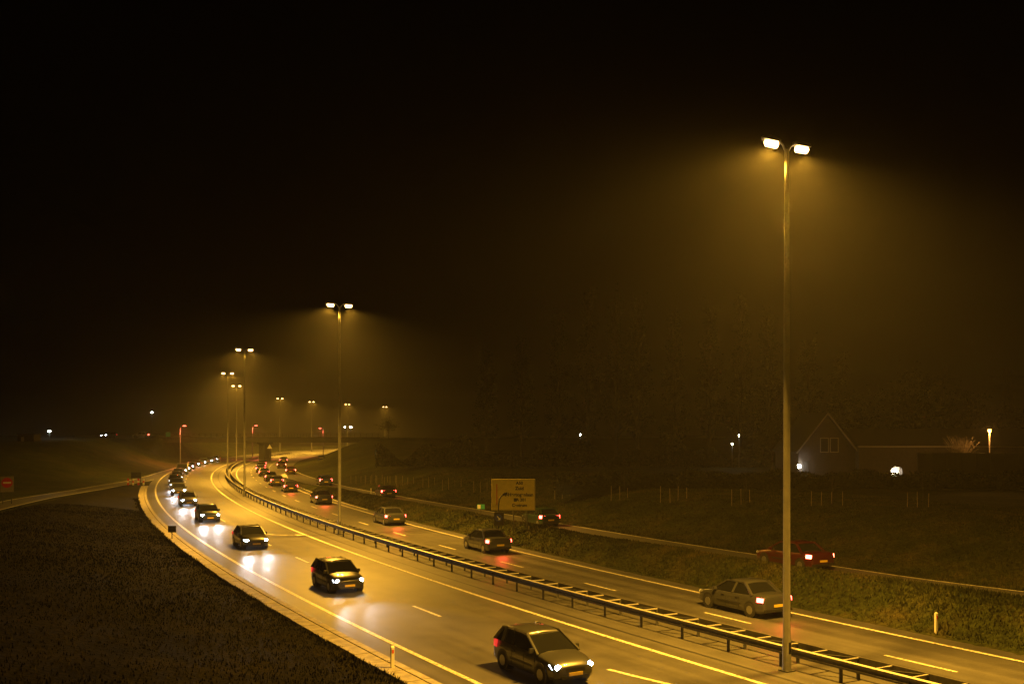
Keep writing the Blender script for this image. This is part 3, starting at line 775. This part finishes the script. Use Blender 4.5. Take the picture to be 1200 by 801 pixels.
# blue sign and triangle beneath the overpass
x0, y0_ = -42.6, 229.; gz = TH(x0, y0_)
t = thing('blue_sign', 'small blue rectangular road sign below the right end of the overpass', 'road sign', (x0, y0_, 0))
zc = 8.2 - (536 - 502) * y0_ / 1200
MB().box(-.7, .7, -.03, 0, zc - .55, zc + .55).build('panel', M['blue'], t)
MB().box(-.45, .45, -.036, -.031, zc - .08, zc + .08).build('bar', M['white'], t)
for x in (-.4, .4): MB().tube([(x, .04, min(gz, zc - 1.2) - .2), (x, .04, zc)], .04, 8).build('leg', M['dullsteel'], t)
x0, y0_ = -61.9, 268.5 - 8
x0 = (316 - 600) * 256 / 1200; y0_ = 256
t = thing('warning_sign', 'pale triangular warning sign hanging just right of the overpass pier', 'road sign', (x0, y0_, 0))
zc = 8.2 - (523 - 502) * y0_ / 1200
MB().add([(-.62, 0, zc - .5), (.62, 0, zc - .5), (0, 0, zc + .58), (-.62, .03, zc - .5), (.62, .03, zc - .5), (0, .03, zc + .58)], [(0, 1, 2), (5, 4, 3), (0, 3, 4, 1), (1, 4, 5, 2), (2, 5, 3, 0)]).build('panel', M['white'], t)
MB().tube([(0, .06, -.1), (0, .06, zc)], .05, 8).build('pole', M['dullsteel'], t)
# green sign on overpass
t = thing('green_sign', 'small pale green square sign at the left end of the overpass', 'road sign', (-85.8, 255.5, 5.75))
MB().box(-.6, .6, -.03, 0, .45, 1.6).build('panel', M['green'], t)
for x in (-.4, .4): MB().tube([(x, .04, -.4), (x, .04, 1.4)], .04, 6).build('leg', M['dullsteel'], t)

# red signal posts around the bridge
def beacon(x, y, ztop, label, s):
    g0 = TH(x, y)
    t = thing('signal_post', label, 'signal post', (x, y, g0), 0, 'tall thin posts with a red lamp')
    MB().tube([(0, 0, -.2), (0, 0, ztop - g0)], [.13, .09], 8).build('pole', M['pole'], t)
    MB().tube([(0, 0, ztop - g0 - .15), (s * .9, 0, ztop - g0 + .1)], .05, 6).build('arm', M['pole'], t)
    MB().box(s * .95 - .35, s * .95 + .35, -.12, .12, ztop - g0 + .05, ztop - g0 + .2, .8).build('lamp_head', M['redlamp'], t)
    light('beacon_light', 'SPOT', (s * .8, 0, ztop - g0 - .1), 9000, (1, .14, .06), t, radius=.15, angle=150, blend=.8, direction=(0, -.25, -1))
beacon(-74.2, 229.0, 8.7, 'thin red lit signal post left of the bend, apart from the others', 1)
beacon(-69.2, 273, 8.9, 'thin red lit signal post near the bridge pier', 1)
beacon(-55.3, 300, 8.2, 'thin red lit signal post right of the bridge pier near the blue sign', -1)

# distant small lamps
def small_lamp(x, y, z, label, m, en, col, h=None, r=.16):
    g0 = TH(x, y)
    t = thing('street_lamp', label, 'lamp', (x, y, g0), 0, 'small distant lamps')
    zz = z - g0
    MB().tube([(0, 0, -.2), (0, 0, max(zz - .1, .3))], .05, 6).build('pole', M['dullsteel'], t)
    hd = MB(); hd.tube([(0, 0, zz + .1), (0, 0, zz + .2)], [r * 1.2, r * .5], 8); hd.build('lamp_head', M['head'], t)
    MB().tube([(0, 0, zz - .12), (0, 0, zz + .1)], [r * .7, r], 10).build('lamp_bulb', m, t)
    light('lamp_light', 'POINT', (0, -.25, zz - .05), en, col, t, radius=.15)
def P(px, py, Y): return ((px - 600) * Y / 1200, Y, 8.2 - (py - 502) * Y / 1200)
WH = (1, .93, .75); CO = (.8, 1, .96)
small_lamp(*P(58, 505, 225), 'cool white lamp at the far left above the dark bank', M['coollamp'], 500, CO, r=.32)
small_lamp(*P(178, 483, 275), 'white lamp on a high thin post behind the left end of the overpass', M['coollamp'], 300, CO, r=.26)
small_lamp(*P(411, 500, 300), 'warm lamp beyond the right end of the overpass', M['whitelamp'], 1200, (1, .75, .35), r=.42)
small_lamp(*P(404, 500, 305), 'smaller dim lamp just left of the warm lamp beyond the overpass', M['whitelamp'], 100, WH, r=.16)
small_lamp(*P(680, 509, 160), 'tiny lone lamp among the trees behind the yellow board', M['coollamp'], 40, CO, r=.09)
small_lamp(*P(866, 510, 150), 'upper of two tiny lamps left of the nearest lamp post', M['whitelamp'], 60, WH, r=.08)
small_lamp(*P(858, 520, 146), 'lower of two tiny lamps left of the nearest lamp post', M['whitelamp'], 80, WH, r=.1)

# ------------------------------------------------------------------ buildings at the right
def house():
    x0, x1, yf, yb = 35.0, 41.9, 125.0, 136.0; g0 = 2.3; ze = 5.6; za = 10.0; xm = (x0 + x1) / 2
    t = thing('gabled_house', 'dark house with a steep pointed gable and pale verge boards beyond the hedge', 'house', (xm, yf, g0))
    w = (x1 - x0) / 2; D = yb - yf; e = ze - g0; a = za - g0
    MB().add([(-w, 0, -1.5), (w, 0, -1.5), (w, 0, e), (0, 0, a - .15), (-w, 0, e), (-w, D, -1.5), (w, D, -1.5), (w, D, e), (0, D, a - .15), (-w, D, e)],
             [(0, 1, 2, 3, 4), (9, 8, 7, 6, 5), (0, 5, 6, 1), (1, 6, 7, 2), (4, 9, 5, 0)]).build('wall', M['brick'], t)
    for s in (-1, 1):
        sl = (a - e) / w
        m = MB().add([(0, -.4, a), (s * (w + .3), -.4, e - .3 * sl), (s * (w + .3), D + .3, e - .3 * sl), (0, D + .3, a),
                      (0, -.4, a + .2), (s * (w + .38), -.4, e - .3 * sl + .1), (s * (w + .38), D + .3, e - .3 * sl + .1), (0, D + .3, a + .2)],
                     [(0, 1, 2, 3), (7, 6, 5, 4), (0, 4, 5, 1), (1, 5, 6, 2), (2, 6, 7, 3)])
        rf = m.build('roof', M['roof'], t)
        MB().beam((0, -.44, a + .08), (s * (w + .35), -.44, e - .3 * sl + .02), .05, .16).build('verge_board', M['trim'], t)
    for x in (-.85, .35):
        fr = MB().box(x - .0, x + 1.05, -.06, -.002, e - .3, e + 1.5); fr = fr.build('window', M['trim'], t)
        MB().box(x + .1, x + .95, -.08, -.062, e - .2, e + 1.4).build('pane', M['pane'], fr)
    MB().box(-w * .9, -w * .9 + .9, -.07, -.002, -.3, 1.9).build('door', M['timber'], t)
    # porch lamp
    lx, lz = (937 - 600) * 124.5 / 1200 - xm, 8.2 - (546 - 502) * 124.5 / 1200 - g0
    MB().tube([(lx, -.3, lz - .22), (lx, -.3, lz + .18)], [.16, .2], 10).build('porch_lamp', M['whitelamp'], t)
    light('porch_light', 'POINT', (lx, -.8, lz), 90, (1, .92, .7), t, radius=.15)
house()
def barn():
    x0, x1, yf = 42.0, 66.0, 124.0; g0 = 2.3
    t = thing('long_low_building', 'long low building with a pale gutter and lit arched doorway beside the gabled house', 'building', (x0, yf, g0))
    W = x1 - x0; e = 8.2 - 21.5 * yf / 1200 - g0; rz = 8.1 - g0
    ax0 = (1044 - 600) * yf / 1200 - x0; ax1 = (1057.5 - 600) * yf / 1200 - x0; at_ = 8.2 - 44.5 * yf / 1200 - g0
    m = MB(); m.box(0, ax0, 0, 8, -1.5, e); m.box(ax1, W, 0, 8, -1.5, e); m.box(ax0, ax1, 0, 8, at_, e); m.build('wall', M['brick'], t)
    # arch reveal
    m = MB(); cx = (ax0 + ax1) / 2; r = (ax1 - ax0) / 2; zc = at_ - r * .6
    for k in range(8):
        a0, a1 = math.pi * k / 8, math.pi * (k + 1) / 8
        p = [(cx + r * math.cos(a0), zc + .6 * r * math.sin(a0)), (cx + r * math.cos(a1), zc + .6 * r * math.sin(a1))]
        m.add([(p[0][0], -.01, p[0][1]), (p[1][0], -.01, p[1][1]), (p[1][0], -.01, at_ + .02), (p[0][0], -.01, at_ + .02)], [(0, 1, 2, 3)])
    m.build('arch', M['brick'], t)
    MB().box(ax0, ax1, .9, 1.0, -1.5, at_ - .002).build('doorway', M['render'], t)
    MB().tube([(cx - .1, .45, at_ - .6), (cx - .1, .45, at_ - .35)], [.1, .14], 10).build('porch_lamp', M['whitelamp'], t)
    light('porch_light', 'POINT', (cx, .3, at_ - .7), 120, (1, .93, .75), t, radius=.12)
    m = MB(); m.add([(-.2, -.4, e), (W, -.4, e), (W, 4, rz), (-.2, 4, rz), (-.2, 8.4, e), (W, 8.4, e), (-.2, -.4, e + .12), (W, -.4, e + .12), (W, 4, rz + .12), (-.2, 4, rz + .12), (-.2, 8.4, e + .12), (W, 8.4, e + .12)],
          [(0, 1, 2, 3), (3, 2, 5, 4), (9, 8, 7, 6), (10, 11, 8, 9), (0, 6, 7, 1), (4, 5, 11, 10), (0, 3, 9, 6), (3, 4, 10, 9)]); m.build('roof', M['roof'], t)
    MB().beam((-.2, -.46, e + .06), (W, -.46, e + .06), .12, .14).build('gutter', M['trim'], t)
barn()
mb = MB(); mb.box(0, 22, 0, .2, -1, 3.3)
for k in range(15): mb.box(k * 1.5, k * 1.5 + .1, -.06, -.002, -1, 3.35)
o = mb.build('board_fence', M['timber'], loc=(42.0, 106, 2.4)); tag(o, 'tall dark board fence in front of the long low building at the right edge', 'fence')

def bare_bush(x, y, z, label, n=55, h=2.6, sp=2.2):
    t = thing('bare_bush', label, 'bush', (x, y, z)); m = MB(); r = random.Random(5)
    for k in range(n):
        a = r.uniform(0, 6.28); s = r.uniform(.2, 1) * sp; p = [Vector((0, 0, 0))]
        tip = Vector((math.cos(a) * s, math.sin(a) * s * .6, h * r.uniform(.6, 1.05)))
        p = [Vector((r.uniform(-.4, .4), r.uniform(-.2, .2), 0)), tip * .5 + Vector((0, 0, .15)), tip]
        m.tube(p, [.035, .022, .008], 4)
        for q in range(4):
            b = tip * r.uniform(.4, .9); m.tube([b, b + Vector((r.uniform(-.5, .5), r.uniform(-.4, .4), r.uniform(.2, .7)))], [.012, .005], 4)
    m.build('branches', M['stake'], t)
bare_bush((1127 - 600) * 112 / 1200, 112, 4.4, 'bare spreading bush lit orange beside the small orange lamp', h=3.0)
t = thing('orange_street_lamp', 'small orange street lamp on a pale pole at the right edge', 'street lamp', (52.0, 111.5, 2.4))
zl = 8.2 - (506 - 502) * 111.5 / 1200 - 2.4
MB().tube([(0, 0, -.3), (0, 0, zl)], .07, 8).build('pole', M['trim'], t)
MB().tube([(0, 0, zl), (0, 0, zl + .28)], [.15, .2], 10).build('lamp_bulb', M['orangelamp'], t)
MB().tube([(0, 0, zl + .285), (0, 0, zl + .36)], [.26, .1], 10).build('lamp_cap', M['head'], t)
light('lamp_light', 'POINT', (-.3, -.45, zl + .1), 1500, (1, .42, .08), t, radius=.15)
# small hut on the left bank
x0, y0_ = -95, 200
t = thing('brick_hut', 'small dim brick hut on top of the bank at the far left', 'hut', (x0, y0_, TH(x0, y0_)))
MB().box(-1.6, 1.6, 0, 3, -.6, 1.3).build('wall', M['brick'], t); MB().box(-1.8, 1.8, -.3, 3.3, 1.3, 1.5, .9).build('roof', M['roof'], t)
MB().box(-.9, -.3, -.03, -.002, -.3, .9).build('door', M['trim'], t)

# ------------------------------------------------------------------ vegetation
def leaf_cloud(m, pts, size, r):
    for p in pts:
        a = Vector((r.uniform(-1, 1), r.uniform(-1, 1), r.uniform(-1, 1))).normalized(); b = a.cross(Vector((r.uniform(-1, 1), r.uniform(-1, 1), 1))).normalized()
        s = size * r.uniform(.6, 1.4); c = Vector(p)
        m.add([c - a * s, c + b * s * .5, c + a * s, c - b * s * .5], [(0, 1, 2, 3)])
def tree(kind, seed, H):
    r = random.Random(seed); t = thing({'poplar': 'poplar_tree'}.get(kind, 'tree'), 'x', 'tree')
    tr = MB(); cr = MB(); pts = []
    if kind == 'poplar':
        tr.tube([(0, 0, -.5), (.1, 0, H * .4), (0, .1, H * .97)], [.38, .25, .04], 8)
        for k in range(80):
            h = r.uniform(.1, .95) * H; a = r.uniform(0, 6.28); L_ = (1 - h / H) * 2.2 + .8; up = r.uniform(2, 4.5)
            p0 = Vector((0, 0, h)); p1 = p0 + Vector((math.cos(a) * L_ * .6, math.sin(a) * L_ * .6, up * .5)); p2 = p0 + Vector((math.cos(a) * L_, math.sin(a) * L_, up))
            tr.tube([p0, p1, p2], [.07, .04, .015], 4)
            for q in range(28):
                b = p1.lerp(p2, r.uniform(-.3, 1.1)); pts.append(b + Vector((r.gauss(0, .3), r.gauss(0, .3), r.gauss(0, .4))))
        leaf_cloud(cr, pts, .2, r)
    else:
        tr.tube([(0, 0, -.5), (0, 0, H * .3), (.3, 0, H * .45)], [.4, .32, .2], 8)
        for k in range(34):
            a = r.uniform(0, 6.28); el = r.uniform(.1, 1.5); L_ = H * r.uniform(.3, .52)
            p0 = Vector((0, 0, H * r.uniform(.28, .45))); dr_ = Vector((math.cos(a) * math.cos(el), math.sin(a) * math.cos(el), math.sin(el) * 1.05))
            p1 = p0 + dr_ * L_ * .5; p2 = p0 + dr_ * L_ + Vector((0, 0, -.3))
            tr.tube([p0, p1, p2], [.12, .07, .02], 5)
            for q in range(5):
                b = p1.lerp(p2, r.uniform(0, 1)); e = b + Vector((r.gauss(0, 1), r.gauss(0, 1), r.gauss(.3, .8))) * .09 * H; tr.tube([b, e], [.03, .01], 4)
                for w_ in range(14): pts.append(b.lerp(e, r.uniform(0, 1.2)) + Vector((r.gauss(0, .35), r.gauss(0, .35), r.gauss(0, .35))))
        leaf_cloud(cr, pts, .2, r)
    tr.build('trunk', M['bark'], t); cr.build('crown', M['leaf'], t); return t
pops = [(570, 190, 18), (612, 185, 21), (655, 176, 24), (690, 168, 26), (722, 172, 27), (748, 165, 25), (790, 170, 23), (832, 163, 24), (868, 168, 26), (900, 160, 22), (948, 165, 19), (985, 158, 16)]
protos = [snapshot(tree('poplar', 11 + k, 24)) for k in range(3)]
used = [0, 0, 0]
for i, (px, Y, h) in enumerate(pops):
    k = i % 3; o = protos[k][0] if not used[k] else dup(protos[k]); used[k] = 1
    x = (px - 600) * Y / 1200; o.location = (x, Y, TH(x, Y)); o.scale = (1, 1, h / 24); o.rotation_euler.z = i * 1.3
    o['label'] = '%s tall narrow poplar from the left in the dim row behind the bank' % ORD[i]; o['group'] = 'row of poplars behind the right bank'
rp = snapshot(tree('round', 31, 15)); first = True
for i, (px, Y, h, l) in enumerate([(1070, 172, 17, 'round crowned bare tree above the long low building'), (1135, 180, 14, 'lower round tree right of the round crowned bare tree'), (1010, 150, 12, 'small round tree directly behind the gabled house'),
                    (455, 262, 6, 'small dark tree on the bank at the right end of the overpass'), (1190, 150, 10, 'low round tree behind the orange lamp at the right edge'), (905, 140, 8, 'low tree just left of the gabled house')]):
    o = rp[0] if first else dup(rp); first = False
    x = (px - 600) * Y / 1200; o.location = (x, Y, TH(x, Y)); o.scale = (h / 15,) * 3; o.rotation_euler.z = i * 2.1; o['label'] = l; o['group'] = 'round bare trees'
# hedge in front of the houses
r = random.Random(3); m = MB(); pts = []
for k in range(16000):
    x = r.uniform(4, 60); y = 97 + r.gauss(0, .8); top = 1.75 + .2 * math.sin(x * .8) + .12 * math.sin(x * 2.3)
    pts.append((x, y, 2.3 + top * r.random() ** .6))
leaf_cloud(m, pts, .16, r); m.box(4.2, 59.8, 96.6, 97.4, 2.0, 3.7)
tag(m.build('hedge', M['leaf']), 'long clipped dark hedge along the top of the right bank before the houses', 'hedge')
# dark mass of undergrowth beneath the poplars
m = MB(); pts = []
for k in range(26000):
    px = r.uniform(440, 960); Y = r.uniform(150, 158); x = (px - 600) * Y / 1200
    pts.append((x, Y, 2.6 + (2.8 + 1.2 * math.sin(px * .05) + .8 * math.sin(px * .13)) * r.random()))
leaf_cloud(m, pts, .22, r)
tag(m.build('undergrowth', M['leaf']), 'dark tangled scrub beneath the row of poplars', kind='stuff')

# grass blades
def blades(name, cond, n, hmin, hmax, label, seed, bm='blade'):
    rg = np.random.default_rng(seed)
    dd = cond(rg, n); Yc, D = dd
    t = np.polyval(DCP, Yc); l = np.hypot(1, t); X = np.polyval(CP, Yc) + D / l; Y = Yc - D * t / l
    Z = terrain(X[None], Y[None])[0]
    h = rg.uniform(hmin, hmax, n) * (1 + .5 * vnoise(X, Y, .5, 9)); w = rg.uniform(.012, .03, n) * (1 + Y / 60)
    a = rg.uniform(0, 6.28, n); lean = rg.normal(0, .3, (n, 2)) * h[:, None]
    v = np.empty((n, 3, 3)); v[:, 0] = np.stack([X - np.cos(a) * w, Y - np.sin(a) * w, Z - .03], -1)
    v[:, 1] = np.stack([X + np.cos(a) * w, Y + np.sin(a) * w, Z - .03], -1); v[:, 2] = np.stack([X + lean[:, 0], Y + lean[:, 1], Z + h], -1)
    me_ = bpy.data.meshes.new(name); me_.from_pydata(v.reshape(-1, 3).tolist(), [], np.arange(3 * n).reshape(-1, 3).tolist()); me_.materials.append(M[bm])
    o = bpy.data.objects.new(name, me_); COL.objects.link(o); tag(o, label, 'grass', kind='stuff')
def cR(rg, n):
    y = 22 + 110 * rg.random(n) ** 1.6; dr = lut(DR, y); a = rg.random(n) < .35
    return y, np.where(a, 9.35 + rg.random(n) * (dr - 2.5 - 9.35), dr + 2.5 + rg.random(n) ** 1.2 * 24)
def cL(rg, n):
    y = 12 + 95 * rg.random(n) ** 1.7; return y, -12.15 - rg.random(n) ** 1.3 * 24
def cE(rg, n):
    y = 15 + 110 * rg.random(n) ** 1.3; return y, -11.98 - np.abs(rg.normal(0, .13, n) * (1 + np.sin(y * 1.7) + np.sin(y * .63)))
blades('bank_grass', cR, 170000, .04, .17, 'rough grass blades on the right verge and bank', 1)
blades('verge_grass', cL, 120000, .03, .12, 'rough grass blades on the dark left verge', 2, 'dark_blade')
blades('kerb_grass', cE, 9000, .05, .2, 'ragged grass growing over the kerb edge', 3, 'dark_blade')

# pylons
def pylon(px, py, Y, label):
    x, _, z = P(px, py, Y); g0 = TH(x, Y); H = z - g0
    t = thing('pylon', label, 'pylon', (x, Y, g0), 0, 'faint lattice pylons on the horizon'); m = MB(); w = 2.4
    for sx_ in (-1, 1):
        for sy_ in (-1, 1): m.beam((sx_ * w, sy_ * w, -1), (sx_ * .35, sy_ * .35, H), .25, .25)
    n = 7
    for k in range(n):
        z0, z1 = H * k / n, H * (k + 1) / n; w0 = w + (.35 - w) * k / n; w1 = w + (.35 - w) * (k + 1) / n
        for sy_ in (-1, 1): m.beam((-w0, sy_ * w0, z0), (w1, sy_ * w1, z1), .14, .14); m.beam((w0, sy_ * w0, z0), (-w1, sy_ * w1, z1), .14, .14)
    m.build('tower', M['pylon'], t)
    for f_, L_ in ((.72, 7.5), (.86, 5)):
        c = MB(); c.beam((-L_, 0, H * f_), (L_, 0, H * f_), .22, .22)
        for s in (-1, 1): c.beam((s * L_, 0, H * f_), (0, 0, H * f_ + 1.3), .16, .16)
        c.build('cross_arm', M['pylon'], t)
pylon(1180, 430, 300, 'faint lattice pylon at the right edge, the nearer of two')
pylon(1108, 428, 380, 'faint lattice pylon behind the round trees, the farther of two')

# ------------------------------------------------------------------ air
hb = MB().box(-1000, 1000, -560, 1080, -1.8, 42); m = bpy.data.materials.new('haze_air'); m.use_nodes = True
nt = m.node_tree; nt.nodes.clear(); out = nt.nodes.new('ShaderNodeOutputMaterial'); pv = nt.nodes.new('ShaderNodeVolumePrincipled')
pv.inputs['Color'].default_value = (.95, .93, .9, 1); pv.inputs['Density'].default_value = .00034; pv.inputs['Anisotropy'].default_value = .5
nt.links.new(pv.outputs[0], out.inputs['Volume'])
o = hb.build('haze', m); tag(o, 'thin night mist glowing under the street lamps', kind='stuff')

# world, camera, view
w = bpy.data.worlds.new('World'); sc.world = w; w.use_nodes = True
bg = w.node_tree.nodes['Background']; bg.inputs[0].default_value = (.9, .7, .5, 1); bg.inputs[1].default_value = .0002
cam = bpy.data.cameras.new('camera'); co = bpy.data.objects.new('camera', cam); COL.objects.link(co); sc.camera = co
co.location = (0, 0, 8.2); co.rotation_euler = (R(90), 0, 0); cam.sensor_width = 36; cam.lens = 36.0; cam.shift_y = 101.5 / 1200; cam.clip_end = 3000; cam.clip_start = .1
sc.view_settings.view_transform = 'Standard'; sc.view_settings.look = 'None'; sc.view_settings.gamma = 1; sc.view_settings.exposure = 0
sc.cycles.use_denoising = True
sc.cycles.volume_bounces = 1; sc.cycles.max_bounces = 5; sc.cycles.diffuse_bounces = 2; sc.cycles.glossy_bounces = 2
sc.cycles.sample_clamp_indirect = 4; sc.cycles.volume_step_rate = 5; sc.cycles.volume_max_steps = 64
